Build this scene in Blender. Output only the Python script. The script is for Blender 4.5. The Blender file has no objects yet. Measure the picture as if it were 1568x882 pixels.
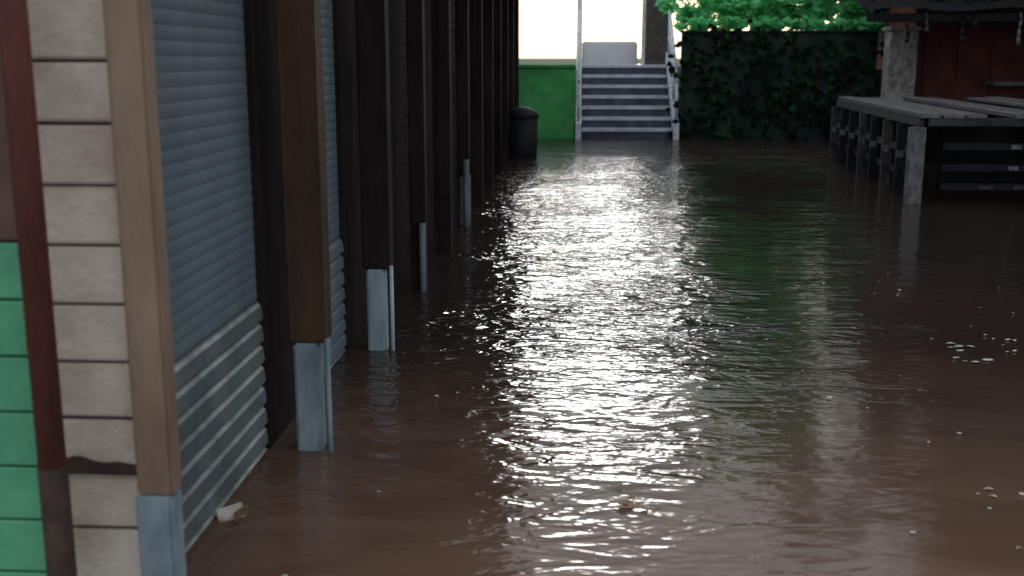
import bpy, bmesh, math, random
from mathutils import Vector, Matrix, noise
random.seed(7)
S=bpy.context.scene
S.view_settings.view_transform='Standard'
S.view_settings.look='None'
S.view_settings.exposure=0

# ---------------------------------------------------------------- materials
def mat(name, col, col2=None, rough=0.7, scale=6.0, bump=0.0, bscale=40.0, stretch=(1,1,1), spec=0.4, detail=5, metal=0.0, trans=0.0, lo=0.35, hi=0.65):
    m=bpy.data.materials.new(name); m.use_nodes=True
    nt=m.node_tree; N=nt.nodes; L=nt.links
    b=N['Principled BSDF']
    b.inputs['Roughness'].default_value=rough
    b.inputs['Specular IOR Level'].default_value=spec
    b.inputs['Metallic'].default_value=metal
    tc=N.new('ShaderNodeTexCoord'); mp=N.new('ShaderNodeMapping'); mp.inputs['Scale'].default_value=stretch
    L.new(tc.outputs['Object'],mp.inputs['Vector'])
    n=N.new('ShaderNodeTexNoise'); n.inputs['Scale'].default_value=scale; n.inputs['Detail'].default_value=detail; n.inputs['Roughness'].default_value=0.65
    L.new(mp.outputs[0],n.inputs['Vector'])
    r=N.new('ShaderNodeValToRGB')
    c2=col2 or tuple(c*0.6 for c in col)
    r.color_ramp.elements[0].position=lo; r.color_ramp.elements[0].color=(*c2,1)
    r.color_ramp.elements[1].position=hi; r.color_ramp.elements[1].color=(*col,1)
    L.new(n.outputs['Fac'],r.inputs['Fac']); L.new(r.outputs[0],b.inputs['Base Color'])
    if bump>0:
        n2=N.new('ShaderNodeTexNoise'); n2.inputs['Scale'].default_value=bscale; n2.inputs['Detail'].default_value=4
        L.new(mp.outputs[0],n2.inputs['Vector'])
        bp=N.new('ShaderNodeBump'); bp.inputs['Strength'].default_value=bump; bp.inputs['Distance'].default_value=0.01
        L.new(n2.outputs['Fac'],bp.inputs['Height']); L.new(bp.outputs[0],b.inputs['Normal'])
    if trans>0:
        t=N.new('ShaderNodeBsdfTranslucent'); mx=N.new('ShaderNodeMixShader'); mx.inputs[0].default_value=trans
        L.new(r.outputs[0],t.inputs['Color']); L.new(b.outputs[0],mx.inputs[1]); L.new(t.outputs[0],mx.inputs[2])
        L.new(mx.outputs[0],N['Material Output'].inputs['Surface'])
    return m

M={}
M['cream']=mat('cream_blocks',(0.64,0.55,0.46),(0.38,0.30,0.24),0.8,3.5,0.5,60,lo=.3,hi=.6)
M['mortar']=mat('dark_joint',(0.05,0.035,0.03),None,0.95,20)
M['mint']=mat('mint_paint',(0.13,0.44,0.25),(0.07,0.30,0.17),0.75,3,0.3,50)
M['brownpaint']=mat('brown_paint',(0.16,0.09,0.07),(0.09,0.05,0.04),0.8,5)
M['redpole']=mat('oxide_pole',(0.19,0.065,0.055),(0.10,0.038,0.032),0.75,8,0.4,60,(1,1,.3),spec=.2)
M['rust']=mat('rust',(0.07,0.04,0.03),(0.03,0.018,0.014),0.9,14,0.6,60)
M['tan']=mat('tan_post',(0.33,0.23,0.165),(0.18,0.12,0.088),0.8,4,0.4,60,(1,1,.25),spec=.2)
M['dkpost']=mat('dark_brown_post',(0.095,0.055,0.030),(0.040,0.024,0.017),0.75,6,0.3,60,(1,1,.2),spec=.2)
M['blkpost']=mat('shaded_post',(0.036,0.024,0.024),(0.014,0.010,0.011),0.85,6,0.3,60,(1,1,.2),spec=.12)  # post colour darkened to stand for shade under the roof
M['sleeve']=mat('galvanised_sleeve',(0.40,0.48,0.54),(0.15,0.20,0.23),0.6,4,0.2,40,(1,1,.4))
M['sleeve2']=mat('darker_sleeve',(0.17,0.20,0.24),(0.07,0.085,0.10),0.6,5,0.2,40,(1,1,.3))  # darker tone for the farther sleeves and pipes
M['shut']=mat('blue_grey_shutter',(0.165,0.215,0.24),(0.10,0.135,0.155),0.6,2.2,0.1,30,(1,1,.5),spec=.3)
M['shutlow']=mat('shutter_bottom_slats',(0.16,0.19,0.20),(0.08,0.10,0.11),0.5,4,0.1,30)
M['shutedge']=mat('lit_slat_edge',(0.50,0.50,0.48),(0.16,0.17,0.17),0.5,4,0.1,30)  # painted highlight: sky light on the slat ledges, put into the colour
M['shutdk']=mat('shaded_shutter',(0.024,0.018,0.022),(0.010,0.008,0.010),0.8,3,spec=.1)  # canopy shade over the farther bays is put into this colour
M['dkdoor']=mat('dark_door',(0.014,0.011,0.012),(0.007,0.006,0.007),0.85,3,spec=.1)  # shop doors coloured near-black in place of canopy shade
M['roof']=mat('roof_sheet',(0.06,0.055,0.05),None,0.7,3)
M['soffit']=mat('soffit',(0.04,0.03,0.027),None,0.9,3)
M['green']=mat('green_painted_wall',(0.10,0.50,0.15),(0.05,0.28,0.08),0.7,2,0.4,30)
M['white']=mat('white_render',(0.85,0.85,0.86),(0.72,0.73,0.77),0.8,1.2)
M['whitepaint']=mat('white_paint',(0.75,0.77,0.8),(0.45,0.47,0.52),0.6,9)
M['lav']=mat('pale_grey_render',(0.86,0.83,0.87),(0.78,0.74,0.81),0.8,2)
M['riser']=mat('stair_riser',(0.10,0.105,0.15),(0.04,0.045,0.07),0.8,5)
M['tread']=mat('stair_tread',(0.60,0.61,0.66),(0.38,0.4,0.45),0.25,5,spec=0.7)
M['darkwall']=mat('mossy_wall',(0.036,0.058,0.045),(0.010,0.016,0.017),0.9,1.6,0.6,12,spec=.15)
M['pillar']=mat('stone_pillar',(0.55,0.51,0.49),(0.20,0.17,0.16),0.85,9,0.6,20)
M['redwall']=mat('red_brown_wall',(0.16,0.045,0.034),(0.07,0.022,0.018),0.85,2.2,0.4,20)
M['dktimber']=mat('dark_timber',(0.018,0.018,0.022),(0.008,0.008,0.011),0.7,5,0.3,40,spec=.2)
M['midtimber']=mat('stained_timber',(0.07,0.06,0.06),(0.02,0.018,0.02),0.6,7,0.3,40,spec=.3)
M['paletimber']=mat('weathered_timber',(0.20,0.195,0.21),(0.06,0.055,0.065),0.5,7,0.4,40,(3,.5,1))
M['plank']=mat('wet_planks',(0.19,0.175,0.18),(0.035,0.03,0.03),0.35,6,0.3,30,(.6,6,1),spec=.5)
M['soil']=mat('soil',(0.10,0.075,0.05),(0.06,0.045,0.03),0.95,0.5)
M['grass']=mat('grass_ground',(0.07,0.11,0.035),(0.04,0.07,0.025),0.95,0.6)
M['bark']=mat('bark',(0.06,0.045,0.035),(0.025,0.02,0.016),0.9,8,0.8,20,(1,1,.2))
M['leaf']=mat('leaf_green',(0.16,0.62,0.25),(0.09,0.42,0.15),0.5,0.8,trans=0.6)
M['leafl']=mat('leaf_light',(0.28,0.82,0.38),(0.18,0.64,0.26),0.5,0.9,trans=0.6)
M['leafm']=mat('leaf_mid',(0.04,0.14,0.05),(0.02,0.07,0.025),0.6,0.9,spec=.2)
M['leafd']=mat('leaf_dark',(0.022,0.045,0.026),(0.010,0.020,0.013),0.6,0.9,spec=.1)
M['bin']=mat('dark_plastic',(0.012,0.014,0.015),None,0.6,5,spec=.2)
M['brick']=mat('brown_pier',(0.14,0.11,0.10),(0.07,0.055,0.05),0.8,5)
M['leafbrown']=mat('dead_leaf',(0.36,0.19,0.10),(0.20,0.11,0.06),0.6,30)
M['paper']=mat('wet_carton',(0.7,0.66,0.6),(0.40,0.24,0.12),0.6,14)
M['foam']=mat('foam',(0.66,0.62,0.58),(0.42,0.37,0.34),0.6,30)

# water
def water():
    m=bpy.data.materials.new('muddy_flood_water'); m.use_nodes=True
    nt=m.node_tree; N=nt.nodes; L=nt.links; b=N['Principled BSDF']
    b.inputs['Roughness'].default_value=0.09; b.inputs['IOR'].default_value=1.33
    tc=N.new('ShaderNodeTexCoord')
    def nz(scale,stretch,detail=3,dist=0.0,rot=0,rough=.5):
        mp=N.new('ShaderNodeMapping'); mp.inputs['Scale'].default_value=stretch; mp.inputs['Rotation'].default_value=(0,0,rot)
        L.new(tc.outputs['Object'],mp.inputs['Vector'])
        n=N.new('ShaderNodeTexNoise'); n.inputs['Scale'].default_value=scale; n.inputs['Detail'].default_value=detail; n.inputs['Distortion'].default_value=dist
        n.inputs['Roughness'].default_value=rough
        L.new(mp.outputs[0],n.inputs['Vector']); return n.outputs['Fac']
    def mth(op,a,c):
        n=N.new('ShaderNodeMath'); n.operation=op
        for i,x in enumerate((a,c)):
            if isinstance(x,(int,float)): n.inputs[i].default_value=x
            else: L.new(x,n.inputs[i])
        return n.outputs[0]
    def rng(x,a,c,d,e):
        mr=N.new('ShaderNodeMapRange'); mr.interpolation_type='SMOOTHSTEP'
        for k,v in zip(('From Min','From Max','To Min','To Max'),(a,c,d,e)): mr.inputs[k].default_value=v
        L.new(x,mr.inputs['Value']); return mr.outputs[0]
    big=nz(1.3,(0.6,1.4,1),1,0.4,0.12)
    mid=nz(5.0,(0.6,1.4,1),2,0.9,-0.12)
    fine=nz(15,(0.7,1.3,1),2,0.6,0.2)
    h=mth('ADD',mth('MULTIPLY',big,0.60),mth('ADD',mth('MULTIPLY',mid,0.66),mth('MULTIPLY',fine,0.19)))
    patch=nz(0.7,(1,1.6,1),2,.5)
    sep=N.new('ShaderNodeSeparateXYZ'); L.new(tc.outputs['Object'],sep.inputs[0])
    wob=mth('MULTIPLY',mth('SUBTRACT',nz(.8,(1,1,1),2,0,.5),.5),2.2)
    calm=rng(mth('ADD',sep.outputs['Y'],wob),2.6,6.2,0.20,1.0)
    lat=mth('SUBTRACT',sep.outputs['X'],mth('MULTIPLY',sep.outputs['Y'],0.085))
    side=rng(mth('ADD',lat,mth('MULTIPLY',wob,.6)),-0.05,0.75,1.0,0.20)
    far=rng(mth('ADD',sep.outputs['Y'],wob),13.0,17.5,0.0,1.3)
    side=mth('MAXIMUM',side,far)
    st=mth('MULTIPLY',mth('MULTIPLY',rng(patch,.38,.62,.5,1.0),calm),side)
    bp=N.new('ShaderNodeBump'); bp.inputs['Distance'].default_value=0.085
    L.new(st,bp.inputs['Strength']); L.new(h,bp.inputs['Height']); L.new(bp.outputs[0],b.inputs['Normal'])
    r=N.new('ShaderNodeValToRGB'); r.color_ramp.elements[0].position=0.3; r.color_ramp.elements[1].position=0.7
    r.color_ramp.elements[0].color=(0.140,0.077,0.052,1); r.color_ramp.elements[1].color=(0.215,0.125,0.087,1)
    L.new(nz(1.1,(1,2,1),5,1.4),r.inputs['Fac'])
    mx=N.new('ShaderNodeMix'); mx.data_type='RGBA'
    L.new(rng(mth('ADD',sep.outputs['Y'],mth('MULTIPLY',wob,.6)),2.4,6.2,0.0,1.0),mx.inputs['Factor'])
    L.new(r.outputs[0],mx.inputs['A']); mx.inputs['B'].default_value=(0.032,0.022,0.018,1)  # farther water coloured darker, standing in for shade under the trees
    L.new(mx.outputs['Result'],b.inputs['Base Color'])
    return m
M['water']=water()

# ---------------------------------------------------------------- geometry helpers
def empty(name):
    e=bpy.data.objects.new(name,None); S.collection.objects.link(e); return e
def mkobj(name,bm,mats,parent=None,smooth=False):
    me=bpy.data.meshes.new(name); bm.to_mesh(me); bm.free()
    for m in (mats if isinstance(mats,list) else [mats]): me.materials.append(m)
    if smooth:
        for p in me.polygons: p.use_smooth=True
    o=bpy.data.objects.new(name,me); S.collection.objects.link(o)
    if parent: o.parent=parent
    return o
def addbox(bm,x0,x1,y0,y1,z0,z1,mi=0,mtx=None):
    vs=[bm.verts.new(v) for v in [(x0,y0,z0),(x1,y0,z0),(x1,y1,z0),(x0,y1,z0),(x0,y0,z1),(x1,y0,z1),(x1,y1,z1),(x0,y1,z1)]]
    if mtx:
        for v in vs: v.co=mtx@v.co
    for f in [(3,2,1,0),(4,5,6,7),(0,1,5,4),(1,2,6,5),(2,3,7,6),(3,0,4,7)]:
        fc=bm.faces.new([vs[i] for i in f]); fc.material_index=mi
def box(name,x0,x1,y0,y1,z0,z1,m,parent=None,bev=0.004):
    bm=bmesh.new(); addbox(bm,x0,x1,y0,y1,z0,z1)
    if bev: bmesh.ops.bevel(bm,geom=bm.edges[:],offset=bev,segments=2,affect='EDGES')
    return mkobj(name,bm,m,parent)
def tube(bm,p,q,r0,r1=None,seg=10,mi=0,cap=True):
    r1=r0 if r1 is None else r1
    p=Vector(p);q=Vector(q);d=(q-p).normalized()
    a=d.orthogonal().normalized();b=d.cross(a)
    A=[];B=[]
    for i in range(seg):
        t=2*math.pi*i/seg; o=a*math.cos(t)+b*math.sin(t)
        A.append(bm.verts.new(p+o*r0));B.append(bm.verts.new(q+o*r1))
    for i in range(seg):
        f=bm.faces.new([A[i],A[(i+1)%seg],B[(i+1)%seg],B[i]]); f.material_index=mi
    if cap:
        bm.faces.new(A[::-1]).material_index=mi; bm.faces.new(B).material_index=mi

# ---------------------------------------------------------------- ground & water
bm=bmesh.new(); 
vs=[bm.verts.new(v) for v in [(-600,-600,-.4),(600,-600,-.4),(600,900,-.4),(-600,900,-.4)]]; bm.faces.new(vs)
mkobj('ground',bm,M['soil'])
bm=bmesh.new()
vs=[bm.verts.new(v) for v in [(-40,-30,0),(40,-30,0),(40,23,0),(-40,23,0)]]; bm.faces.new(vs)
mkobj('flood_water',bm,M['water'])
bm=bmesh.new()
addbox(bm,-300,300,23.4,900,-.39,1.33)
mkobj('upper_terrain',bm,M['grass'])

# ---------------------------------------------------------------- shop row (left)
row=empty('shop_row_building')
ZT=2.95
YE=20.2
ys=[2.55+1.52*i for i in range(12)]
joint=.148
z0=1.494-joint*14
bm=bmesh.new()
for i in range(24):
    a=z0+i*joint; 
    if a>ZT-0.15: break
    jx=random.uniform(-.004,.004); e=random.uniform(-.0015,.0015)
    addbox(bm,-1.345,-1.083,2.62+jx,2.75,a+.004+e,a+joint-.004)
bmesh.ops.bevel(bm,geom=bm.edges[:],offset=.006,segments=2,affect='EDGES')
mkobj('block_pier',bm,M['cream'],row)
box('pier_core',-1.34,-1.088,2.634,2.74,-.39,ZT-.06,M['mortar'],row,0)
bm=bmesh.new()
for i in range(11):
    a=z0+i*joint
    addbox(bm,-5.5,-1.349,2.66,2.76,a+.003,a+joint-.003)
bmesh.ops.bevel(bm,geom=bm.edges[:],offset=.004,segments=1,affect='EDGES')
mkobj('end_wall_lower',bm,M['mint'],row)
zz=z0+11*joint
box('end_wall_upper',-5.5,-1.349,2.665,2.76,zz+.003,ZT,M['brownpaint'],row)
box('end_wall_core',-5.49,-1.36,2.675,2.755,-.39,zz,M['mortar'],row,0)
bm=bmesh.new()
up=[];lo=[]
NS=30
for i in range(NS+1):
    x=-1.345+i*.262/NS
    n1=noise.noise(Vector((x*14,0,3)))*.016; n2=noise.noise(Vector((x*17,5,1)))*.014
    zc=.492-.012*i/NS
    up.append((bm.verts.new((x,2.598,zc+.013+n1)),bm.verts.new((x,2.613,zc+.013+n1))))
    lo.append((bm.verts.new((x,2.598,zc-.015+n2)),bm.verts.new((x,2.613,zc-.015+n2))))
for i in range(NS):
    bm.faces.new([lo[i][0],lo[i+1][0],up[i+1][0],up[i][0]])
    bm.faces.new([up[i][0],up[i+1][0],up[i+1][1],up[i][1]])
    bm.faces.new([lo[i][1],lo[i+1][1],lo[i+1][0],lo[i][0]])
mkobj('rusty_strap',bm,M['rust'],row)
box('rear_wall',-5.5,-5.4,2.78,YE,-.39,ZT,M['dkdoor'],row)
box('far_end_wall',-5.4,-1.0,YE,YE+.15,-.39,ZT,M['dkdoor'],row)
box('roof',-5.7,-.62,2.40,YE+.4,ZT+.15,ZT+.22,M['roof'],row)
box('soffit',-5.6,-.66,2.45,YE+.35,ZT+.06,ZT+.14,M['soffit'],row)
box('fascia',-.66,-.62,2.42,YE+.38,ZT-.02,ZT+.147,M['dkpost'],row)
box('beam',-1.09,-.97,2.52,YE,ZT-.12,ZT+.055,M['blkpost'],row)
for i,y in enumerate(ys):
    if i==0:
        box('veranda_post_%d'%i,-1.078,-.985,y,y+.07,.43,ZT-.12,M['tan'],row,.008)
        box('post_sleeve_%d'%i,-1.083,-.99,y-.006,y+.076,-.39,.43,M['sleeve'],row,.008)
    else:
        w=.085 if i<3 else .06
        pm=M['dkpost'] if i in(1,) else M['blkpost']
        box('veranda_post_%d'%i,-1.0-w,-1.0+w*.7,y,y+.13,.43,ZT-.12,pm,row,.008)
        if i in (1,2,5):
            sm=M['sleeve'] if i<3 else M['sleeve2']
            box('post_sleeve_%d'%i,-1.0-w*.75,-1.0+w*.35,y-.012,y+.10,-.39,.43,sm,row,.01)
            bm=bmesh.new(); tube(bm,(-1.0+w*.78,y-.005,-.39),(-1.0+w*.78,y-.005,.45),.011)
            mkobj('drain_pipe_%d'%i,bm,sm,row,True)
        else:
            box('post_base_%d'%i,-1.0-w*.95,-1.0+w*.65,y+.005,y+.125,-.39,.427,M['blkpost'],row,.008)
            if i in (3,): 
                bm=bmesh.new(); tube(bm,(-1.0+w*.4,y-.02,-.39),(-1.0+w*.4,y-.02,.45),.022)
                mkobj('drain_pipe_%d'%i,bm,M['sleeve2'],row,True)
bm=bmesh.new(); tube(bm,(-.97,10.0,-.39),(-.97,10.0,.60),.026)
mkobj('white_downpipe',bm,M['sleeve2'],row,True)

def shutter(name,y0,y1,x,z0,z1,pitch,depth,m,kind='round'):
    bm=bmesh.new(); n=int(round((z1-z0)/pitch)); pitch=(z1-z0)/n
    prof=[]
    if kind=='round': pp=[(k/7,math.sin(math.pi*k/7)**0.8,0) for k in range(7)]
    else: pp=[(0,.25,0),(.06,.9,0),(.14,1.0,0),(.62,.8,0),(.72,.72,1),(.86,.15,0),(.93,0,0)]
    for i in range(n):
        for t,dd,mi in pp: prof.append((x+depth*dd , z0+(i+t)*pitch, mi))
    prof.append((x,z1,0))
    nseg=2
    cols=[]
    for j in range(nseg+1):
        y=y0+(y1-y0)*j/nseg
        cols.append([bm.verts.new((a,y,b)) for a,b,_ in prof])
    for j in range(nseg):
        for i in range(len(prof)-1):
            f=bm.faces.new([cols[j][i],cols[j+1][i],cols[j+1][i+1],cols[j][i+1]]); f.material_index=prof[i][2]
    return mkobj(name,bm,m,row)
for i in range(11):
    y0=ys[i]+ (.2 if i==0 else .02); y1=ys[i+1]-.0
    if i<2:
        shutter('roller_shutter_%d'%i,y0,y1,-1.20,.60,ZT,.045,.003,M['shut'])
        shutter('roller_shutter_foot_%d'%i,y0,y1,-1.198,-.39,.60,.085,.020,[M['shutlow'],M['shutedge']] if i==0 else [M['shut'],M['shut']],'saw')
    elif i%2:
        shutter('roller_shutter_%d'%i,y0,y1,-1.22,-.39,ZT,.085,.006,M['shutdk'])
    else:
        box('shop_door_%d'%i,-1.32,-1.25,y0+.1,y1-.1,-.39,2.3,M['dkdoor'],row)
        box('door_lintel_%d'%i,-1.33,-1.2,y0,y1,2.303,ZT,M['dkdoor'],row)
    box('jamb_%d'%i,-1.27,-1.175,y1+.003,y1+(.62 if i<10 else .1),-.39,ZT+.05,M['blkpost'],row)
box('jamb_near',-1.26,-1.10,2.765,2.86,-.39,ZT,M['tan'],row)

pole=empty('oxide_red_pole')
bm=bmesh.new(); tube(bm,(-1.262,2.50,.52),(-1.262,2.50,3.1),.033,seg=20); mkobj('upper_shaft',bm,M['redpole'],pole,True)
bm=bmesh.new(); tube(bm,(-1.262,2.50,-.39),(-1.262,2.50,.525),.035,seg=20); mkobj('rusted_base',bm,M['rust'],pole,True)
box('bracket',-1.27,-1.255,2.52,2.60,2.6,2.63,M['rust'],pole)

b=empty('waste_bin')
bm=bmesh.new(); tube(bm,(-.80,17.3,-.39),(-.80,17.3,.60),.21,.25,seg=24); 
mkobj('body',bm,M['bin'],b,True)
bm=bmesh.new(); bmesh.ops.create_uvsphere(bm,u_segments=24,v_segments=12,radius=.26)
for v in bm.verts: v.co=Vector((v.co.x-.80,v.co.y+17.3,max(v.co.z,-.02)*.6+.61))
mkobj('domed_lid',bm,M['bin'],b,True)

# ---------------------------------------------------------------- background: stairs, walls
st=empty('concrete_staircase')
n=7;rh=1.37/n;td=.30;Y0=21.3
for i in range(n):
    y=Y0+i*td
    box('riser_%d'%i,.16,1.84,y,23.5,-.39 if i==0 else i*rh+.002,(i+1)*rh-.065,M['riser'],st,0)
    box('tread_%d'%i,.15,1.85,y-.03,y+td+.02 if i<n-1 else 24.2,(i+1)*rh-.063,(i+1)*rh,M['tread'],st,.008)
for nm,x in(('left',.03),('right',1.86)):
    bm=bmesh.new()
    pts=[(Y0-.15,-.39),(Y0-.15,.28),(Y0+n*td,1.62),(Y0+n*td,-.39)]
    A=[bm.verts.new((x,p[0],p[1])) for p in pts];B=[bm.verts.new((x+.11,p[0],p[1])) for p in pts]
    bm.faces.new(A);bm.faces.new(B[::-1])
    for i in range(4): bm.faces.new([A[i],B[i],B[(i+1)%4],A[(i+1)%4]])
    bmesh.ops.recalc_face_normals(bm,faces=bm.faces[:])
    mkobj(nm+'_stringer',bm,M['whitepaint'],st)
    bm=bmesh.new()
    xc=x+.055
    for k in range(4):
        y=Y0-.05+k*.68; zb=.25+k*.42
        tube(bm,(xc,y,zb),(xc,y,zb+.85),.028)
    tube(bm,(xc,Y0-.1,1.08),(xc,Y0+2.1,2.44),.032); tube(bm,(xc,Y0-.05,.70),(xc,Y0+2.1,2.03),.02)
    mkobj(nm+'_handrail',bm,M['whitepaint'],st,True)

gw=empty('green_retaining_wall')
box('wall',-12,.02,21.35,21.6,-.39,1.32,M['green'],gw,.01)
box('coping',-12,.02,21.30,21.65,1.322,1.38,M['green'],gw,.01)
box('backfill',-12,.02,21.61,23.4,-.39,1.3,M['grass'],gw,0)

dw=empty('mossy_boundary_wall')
box('wall',2.0,5.58,21.3,21.6,-.39,1.96,M['darkwall'],dw,.01)
box('coping',1.98,5.58,21.25,21.65,1.962,2.0,M['darkwall'],dw,.01)
box('backfill',2.0,30,21.61,23.4,-.39,1.3,M['grass'],dw,0)

lw=empty('pale_garden_wall')
box('wall',.16,1.38,25.2,25.35,1.33,1.86,M['lav'],lw,.03)
box('end_pier',.04,.155,25.1,25.4,1.33,3.2,M['white'],lw,.01)
br=empty('gate_pier')
box('shaft',1.50,2.0,24.2,24.6,1.33,3.0,M['brick'],br,.01)
box('cap',1.44,2.06,24.14,24.66,3.002,3.1,M['pillar'],br,.01)
box('white_gate_post',1.40,1.47,24.05,24.12,1.33,3.0,M['whitepaint'],br,.01)

gp=empty('stone_gate_pillar')
box('shaft',5.62,6.10,20.6,21.05,-.39,1.97,M['pillar'],gp,.02)
box('cap',5.58,6.14,20.56,21.09,1.972,2.05,M['pillar'],gp,.02)

rb=empty('red_brown_shop')
box('front_wall',6.12,16,20.9,21.1,-.39,4.6,M['redwall'],rb,.01)
box('side_wall',6.12,6.3,21.102,27,-.39,4.6,M['redwall'],rb,.01)
box('roof',5.9,16.4,20.3,27.4,4.603,4.75,M['roof'],rb,.01)
for i in range(16):
    x=6.3+i*.6
    box('wall_batten_%d'%i,x,x+.06,20.86,20.897,-.39,4.6,M['redwall'],rb,.01)
box('shelf',7.4,10.2,20.4,20.855,1.02,1.09,M['paletimber'],rb,.005)
aw=empty('lean_to_awning')
bm=bmesh.new()
for k in range(44):
    x=4.55+k*.25
    za=2.24+.03*math.sin(k*.9)
    v=[bm.verts.new((x,18.2,za)),bm.verts.new((x+.245,18.2,za+.015)),bm.verts.new((x+.245,20.85,za+.66)),bm.verts.new((x,20.85,za+.64))]
    bm.faces.new(v)
r_=bmesh.ops.solidify(bm,geom=bm.faces[:],thickness=.03)
mkobj('roof_sheets',bm,M['dktimber'],aw)
box('front_beam',4.6,15.5,18.3,18.4,2.06,2.19,M['dktimber'],aw,.01)
for x in (7.9,11.5,15): box('awning_post',x,x+.1,18.3,18.4,-.39,2.057,M['dktimber'],aw,.01)
for i in range(11):
    x=5.2+i*.42+random.uniform(-.2,.2)
    zb=2.04-random.uniform(.02,.35)
    bm=bmesh.new(); zt_=2.2; px_=x
    for s in range(4):
        z_a=zt_+(zb-zt_)*s/4; z_b=zt_+(zb-zt_)*(s+1)/4; nx=px_+random.uniform(-.03,.03)
        tube(bm,(px_,18.25,z_a),(nx,18.25,z_b),.012+.006*s,.018+.006*s,8); px_=nx
    mkobj('hanging_cord_%d'%i,bm,random.choice([M['paletimber'],M['dktimber'],M['midtimber']]),aw,True)

# ---------------------------------------------------------------- timber deck at right
dk=empty('raised_timber_platform')
def L0(t):
    return (3.62+(3.93-3.62)*t, 11.9+(17.0-11.9)*t)
zt=.93
def beam(nm,p,q,w,z0,z1,m,bev=0):
    p=Vector((p[0],p[1],0));q=Vector((q[0],q[1],0));d=q-p
    ang=math.atan2(d.y,d.x)
    mt=Matrix.Translation(p)@Matrix.Rotation(ang,4,'Z')
    bm=bmesh.new();addbox(bm,0,d.length,-w/2,w/2,z0,z1,0,mt)
    if bev: bmesh.ops.bevel(bm,geom=bm.edges[:],offset=bev,segments=1,affect='EDGES')
    return mkobj(nm,bm,m,dk)
px=[0,.22,.46,.95,1.2,1.9,2.15,2.9,3.15,4.0,4.3,5.1]
for k,o in enumerate(px):
    p=L0(0);q=L0(1)
    beam('plank_%d'%k,(p[0]-.03+o+.1,p[1]-.1+random.uniform(-.04,.04)),(q[0]+o+.1+random.uniform(-.02,.02),q[1]),.20,zt-.04,zt+(.0 if k%3 else .012),M['plank'],.004)
for k in range(5):
    x,y=L0(k/4)
    box('cross_bearer_%d'%k,x+.05,9.2,y-.05 if k<4 else y-.12,y+.05 if k<4 else y-.02,zt-.13,zt-.043,M['dktimber'],dk,.004)
box('front_edge_beam',3.66,9.3,11.79,11.84,zt-.12,zt-.045,M['midtimber'],dk,.005)
beam('edge_beam_side',L0(0),L0(1),.05,zt-.13,zt-.043,M['midtimber'])
beam('low_rail_side',L0(.02),L0(1),.04,.22,.29,M['dktimber'])
beam('mid_rail_side',L0(.02),L0(1),.04,.48,.55,M['midtimber'])
for i in range(8):
    t=i/7; x,y=L0(t)
    w=.085 if i else .12
    box('side_post_%d'%i,x-w,x+w*.3,y-w*.5,y+w*.5,-.39,zt-.135,M['paletimber'] if i in(0,) else (M['midtimber'] if i in(2,4,7) else M['dktimber']),dk,.006)
    if i: box('post_end_block_%d'%i,x-w-.012,x-w*.2,y-w*.5-.012,y-w*.5-.002,.42,.5,M['paletimber'],dk,.003)
for i in range(1,6):
    x=3.7+i*1.1
    box('front_post_%d'%i,x,x+.1,11.78,11.85,-.39,zt-.14,M['dktimber'],dk,.006)
for z in (.14,.34,.56):
    box('front_rail_%d'%int(z*100),3.85,9.4,11.86,11.89,z,z+.07,M['dktimber'],dk,.004)
for i in range(14):
    x=4.0+random.uniform(0,2.6); z=random.choice((.14,.34,.56))
    box('pale_slat_%d'%i,x,x+random.uniform(.05,.2),11.84,11.857,z+.012,z+.055,random.choice([M['paletimber'],M['midtimber']]),dk,.003)
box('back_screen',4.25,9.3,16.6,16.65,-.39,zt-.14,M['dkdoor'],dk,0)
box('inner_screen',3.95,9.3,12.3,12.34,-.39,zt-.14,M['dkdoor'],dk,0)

# ---------------------------------------------------------------- foliage
def leafmass(name,blobs,nleaf,size,mats,parent=None,wts=(3,2,2)):
    bm=bmesh.new()
    tot=sum(b[3]*b[4]*b[5] for b in blobs)
    for (cx,cy,cz,rx,ry,rz) in blobs:
        k=int(nleaf*(rx*ry*rz)/tot)
        ncl=max(6,k//45)
        for c in range(ncl):
            d=Vector((random.gauss(0,1),random.gauss(0,1),random.gauss(0,1))).normalized()*(random.uniform(.1,1)**.5)
            c0=Vector((cx+d.x*rx,cy+d.y*ry,cz+d.z*rz)); cr=random.uniform(.3,.6)*min(rx,ry,rz)*.8
            mi=random.choices(range(len(mats)),weights=wts[:len(mats)])[0]
            for j in range(45):
                e=Vector((random.gauss(0,.5),random.gauss(0,.5),random.gauss(0,.4)))*cr
                p=c0+e; s=size*random.uniform(.6,1.3)
                a=Vector((random.gauss(0,1),random.gauss(0,1),random.gauss(0,.6))).normalized()*s
                bb=a.orthogonal().normalized(); bb.rotate(Matrix.Rotation(random.uniform(0,6.28),3,a.normalized())); bb*=s*.5
                v=[bm.verts.new(p-a*.5),bm.verts.new(p+bb*.5),bm.verts.new(p+a*.5),bm.verts.new(p-bb*.5)]
                bm.faces.new(v).material_index=mi
    return mkobj(name,bm,mats,parent)
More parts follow.
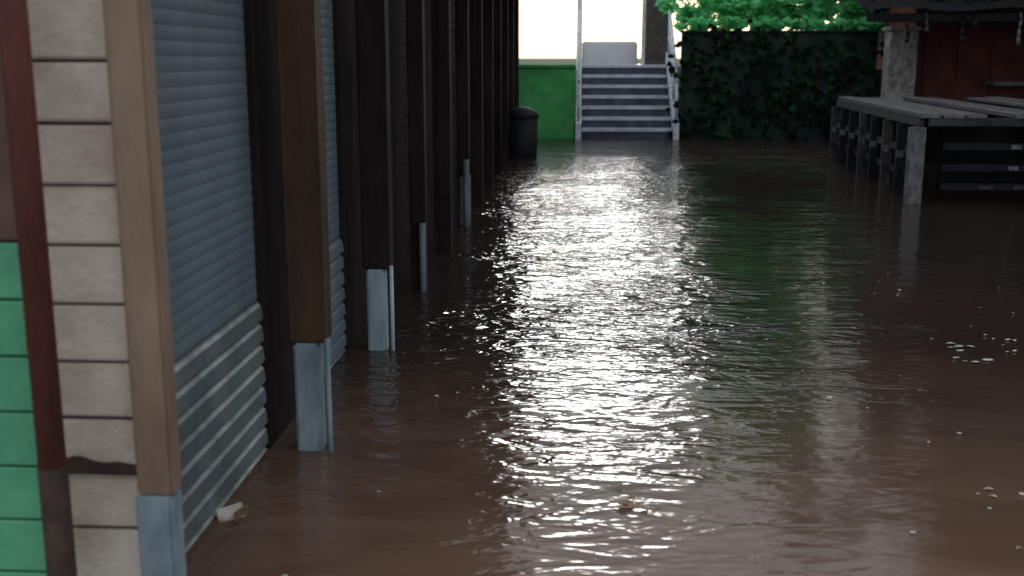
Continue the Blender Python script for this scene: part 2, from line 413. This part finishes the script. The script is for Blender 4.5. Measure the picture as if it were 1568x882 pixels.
def tree(name,x,y,z,h,blobs,nleaf,size,mats,r=.22,wts=(3,2,2)):
    t=empty(name)
    bm=bmesh.new()
    top=Vector((x+.3,y,z+h*.6)); 
    pts=[Vector((x,y,z-.3)),Vector((x+.08,y,z+h*.2)),Vector((x-.05,y+.1,z+h*.4)),top]
    for i in range(3): tube(bm,pts[i],pts[i+1],r*(1-.22*i),r*(1-.22*(i+1)),12)
    for b_ in blobs:
        c=Vector(b_[:3]); s=pts[random.choice((1,2,2,3))]
        mid=(s+c)/2+Vector((0,0,-.2))
        tube(bm,s,mid,r*.45,r*.28,8); tube(bm,mid,c,r*.28,r*.1,8)
        for k in range(4):
            q=c+Vector((random.uniform(-1,1)*b_[3],random.uniform(-1,1)*b_[4],random.uniform(-.8,.8)*b_[5]))
            tube(bm,mid.lerp(c,random.uniform(.3,1)),q,r*.13,r*.03,6)
    mkobj('trunk_and_limbs',bm,M['bark'],t,True)
    leafmass('crown',blobs,nleaf,size,mats,t,wts)
LM=[M['leaf'],M['leafl'],M['leafm']]
tree('added_dark_tree',4.0,25.5,1.33,8,[(2.8,23.4,2.6,1.0,.6,.55),(4.0,23.2,2.6,1.2,.6,.6),(5.3,23.2,2.6,1.2,.6,.6),(3.0,23.8,3.6,1.0,.5,.8),(4.2,23.8,3.7,1.2,.5,.8),(3.5,24.2,4.7,1.3,.5,.8),(4.6,25,5.4,1.3,.8,1.0),(4.4,25.4,6.8,1.4,.8,1.1)],22000,.21,LM,wts=(2,6,.3))
tree('added_dark_tree',12.5,27,1.33,13,[(10.5,26.5,6,2.6,2.5,2.4),(14,27,8,3.4,2.5,2.6),(10.5,27,9.5,2.6,2.5,2.4),(12.5,28,12,3,2.5,2.4),(8.5,26.5,4.4,1.9,1.6,1.8),(8.5,26.5,7.6,1.8,1.6,1.8),(7.0,26.8,5.4,1.3,1.2,1.7),(7.0,26.8,8.6,1.5,1.2,1.7),(6.0,26.8,10,1.6,1.2,1.6)],13000,.52,[M['leafd'],M['leafm']],.35,(4,1))  # unseen tree, added to keep bright sky out of the right-hand reflection
tree('added_dark_tree',15,16,0,12,[(12.5,16,6,3,3,2.6),(15.5,14,8,3.2,3,2.8),(13,17,9.5,2.8,3,2.2),(17,17,6,2.6,3,3),(13.5,11,6.5,3,3,2.8),(14.5,12,4,3,3,2)],11000,.55,[M['leafd'],M['leafm']],.35,(4,1))  # unseen tree, added as a dark mass for the water to reflect
tree('added_dark_tree',9.0,6.5,0,9,[(7.5,7,4.6,2.4,2.6,1.5),(9.5,5,5.2,2.4,2.6,1.6),(8.2,8,6.4,2.2,2.4,1.5),(10.5,8,4.6,2,2.4,1.6),(8.5,3.2,5,2.2,2,1.4),(6.8,10.5,5.6,2,2.4,1.5)],11000,.40,[M['leafd'],M['leafm']],.3,(4,1))  # unseen overhanging tree, added to darken the water at right
leafmass('hanging_creeper',[(4.9+i*.62,19.0+random.uniform(-.3,.3),2.42+random.uniform(-.1,.1),.45,.4,.12) for i in range(9)],3500,.10,[M['leafd'],M['leafm']],None,(5,1))
leafmass('wall_top_shrub',[(2.2+i*.40,21.45+random.uniform(-.1,.2),2.06+random.uniform(-.02,.08),.36,.26,.13) for i in range(9)],9000,.085,[M['leafl'],M['leaf']])
leafmass('ivy_on_wall',[(2.2+(i%8)*.45,21.22,.35+(i//8)*.6+random.uniform(-.15,.15),.5,.06,.5) for i in range(24)],20000,.11,[M['leafd'],M['leafd'],M['leafm']],None,(4,4,1.3))

# ---------------------------------------------------------------- floating debris
def flake(bm,x,y,s,mi=0):
    a=random.uniform(0,6.28); k=random.randint(5,8)
    vs=[]
    for i in range(k):
        t=a+6.283*i/k; r=s*random.uniform(.5,1)
        vs.append(bm.verts.new((x+r*1.5*math.cos(t),y+r*.7*math.sin(t),.004+random.uniform(0,.008))))
    c=bm.verts.new((x,y,.012))
    for i in range(k): bm.faces.new([vs[i],vs[(i+1)%k],c]).material_index=mi
bm=bmesh.new()
for i in range(90):
    flake(bm,random.uniform(-.9,3.2),random.uniform(2.3,8),random.uniform(.004,.014),random.choice((0,1,1)))
for i in range(12): flake(bm,.215+random.gauss(0,.05),3.55+random.gauss(0,.05),random.uniform(.012,.03),random.choice((0,0,1)))
for i in range(22): flake(bm,2.0+random.gauss(0,.06)+(.33 if i%2 else 0),5.65+random.gauss(0,.2),random.uniform(.008,.026),1)
for i in range(14): flake(bm,-.13+random.gauss(0,.1),6.5+random.gauss(0,.25),random.uniform(.01,.028),1)
for i in range(9): flake(bm,1.55+random.gauss(0,.08),3.6+random.gauss(0,.15),random.uniform(.006,.016),1)
for i in range(9): flake(bm,1.95+random.gauss(0,.06),3.9+random.gauss(0,.2),random.uniform(.006,.018),1)
for i in range(6): flake(bm,-.1+random.gauss(0,.1),2.85+random.gauss(0,.06),random.uniform(.006,.012),1)
mkobj('floating_leaves',bm,[M['leafbrown'],M['foam']])
ct=empty('floating_carton')
bm=bmesh.new(); mt=Matrix.Translation((-1.13,3.42,.012))@Matrix.Rotation(.5,4,'Z')@Matrix.Rotation(.25,4,'X')@Matrix.Rotation(-.2,4,'Y')
addbox(bm,-.045,.045,-.03,.03,-.012,.012,0,mt); bmesh.ops.bevel(bm,geom=bm.edges[:],offset=.004,segments=2,affect='EDGES'); mkobj('box',bm,M['paper'],ct)
bm=bmesh.new(); mt=Matrix.Translation((-1.10,3.37,.02))@Matrix.Rotation(.4,4,'Z')@Matrix.Rotation(-.5,4,'Y')
addbox(bm,-.0,.05,-.03,.03,0,.004,0,mt); mkobj('open_flap',bm,M['leafbrown'],ct)

# ---------------------------------------------------------------- light
EL=9; AZ=3.0
w=bpy.data.worlds.new('World'); S.world=w; w.use_nodes=True
nt=w.node_tree; bg=nt.nodes['Background']; sk=nt.nodes.new('ShaderNodeTexSky'); sk.sky_type='NISHITA'; sk.sun_disc=False
sk.sun_elevation=math.radians(EL); sk.sun_rotation=math.radians(AZ); sk.dust_density=2.0; sk.air_density=1.0; sk.ozone_density=1.5
mx=nt.nodes.new('ShaderNodeMix'); mx.data_type='RGBA'; mx.inputs['Factor'].default_value=.80
mx.inputs['B'].default_value=(6.2,6.8,7.3,1)
nt.links.new(sk.outputs[0],mx.inputs['A']); nt.links.new(mx.outputs['Result'],bg.inputs['Color']); bg.inputs['Strength'].default_value=.145
sl=bpy.data.lights.new('sun','SUN'); sl.energy=.5; sl.angle=math.radians(12); sl.color=(1,.98,.97)
so=bpy.data.objects.new('sun',sl); S.collection.objects.link(so)
e=math.radians(EL);a=math.radians(AZ)
d=Vector((math.sin(a)*math.cos(e),math.cos(a)*math.cos(e),math.sin(e)))
so.rotation_euler=d.to_track_quat('Z','Y').to_euler()

cam=bpy.data.cameras.new('camera'); co=bpy.data.objects.new('camera',cam); S.collection.objects.link(co)
co.location=(0,0,1.5); co.rotation_euler=(math.radians(90-11.7),0,math.radians(3.17))
cam.sensor_width=36; cam.lens=39.03; cam.clip_end=2000; cam.clip_start=.05
cam.dof.use_dof=True; cam.dof.focus_distance=6.5; cam.dof.aperture_fstop=2.6
S.camera=co
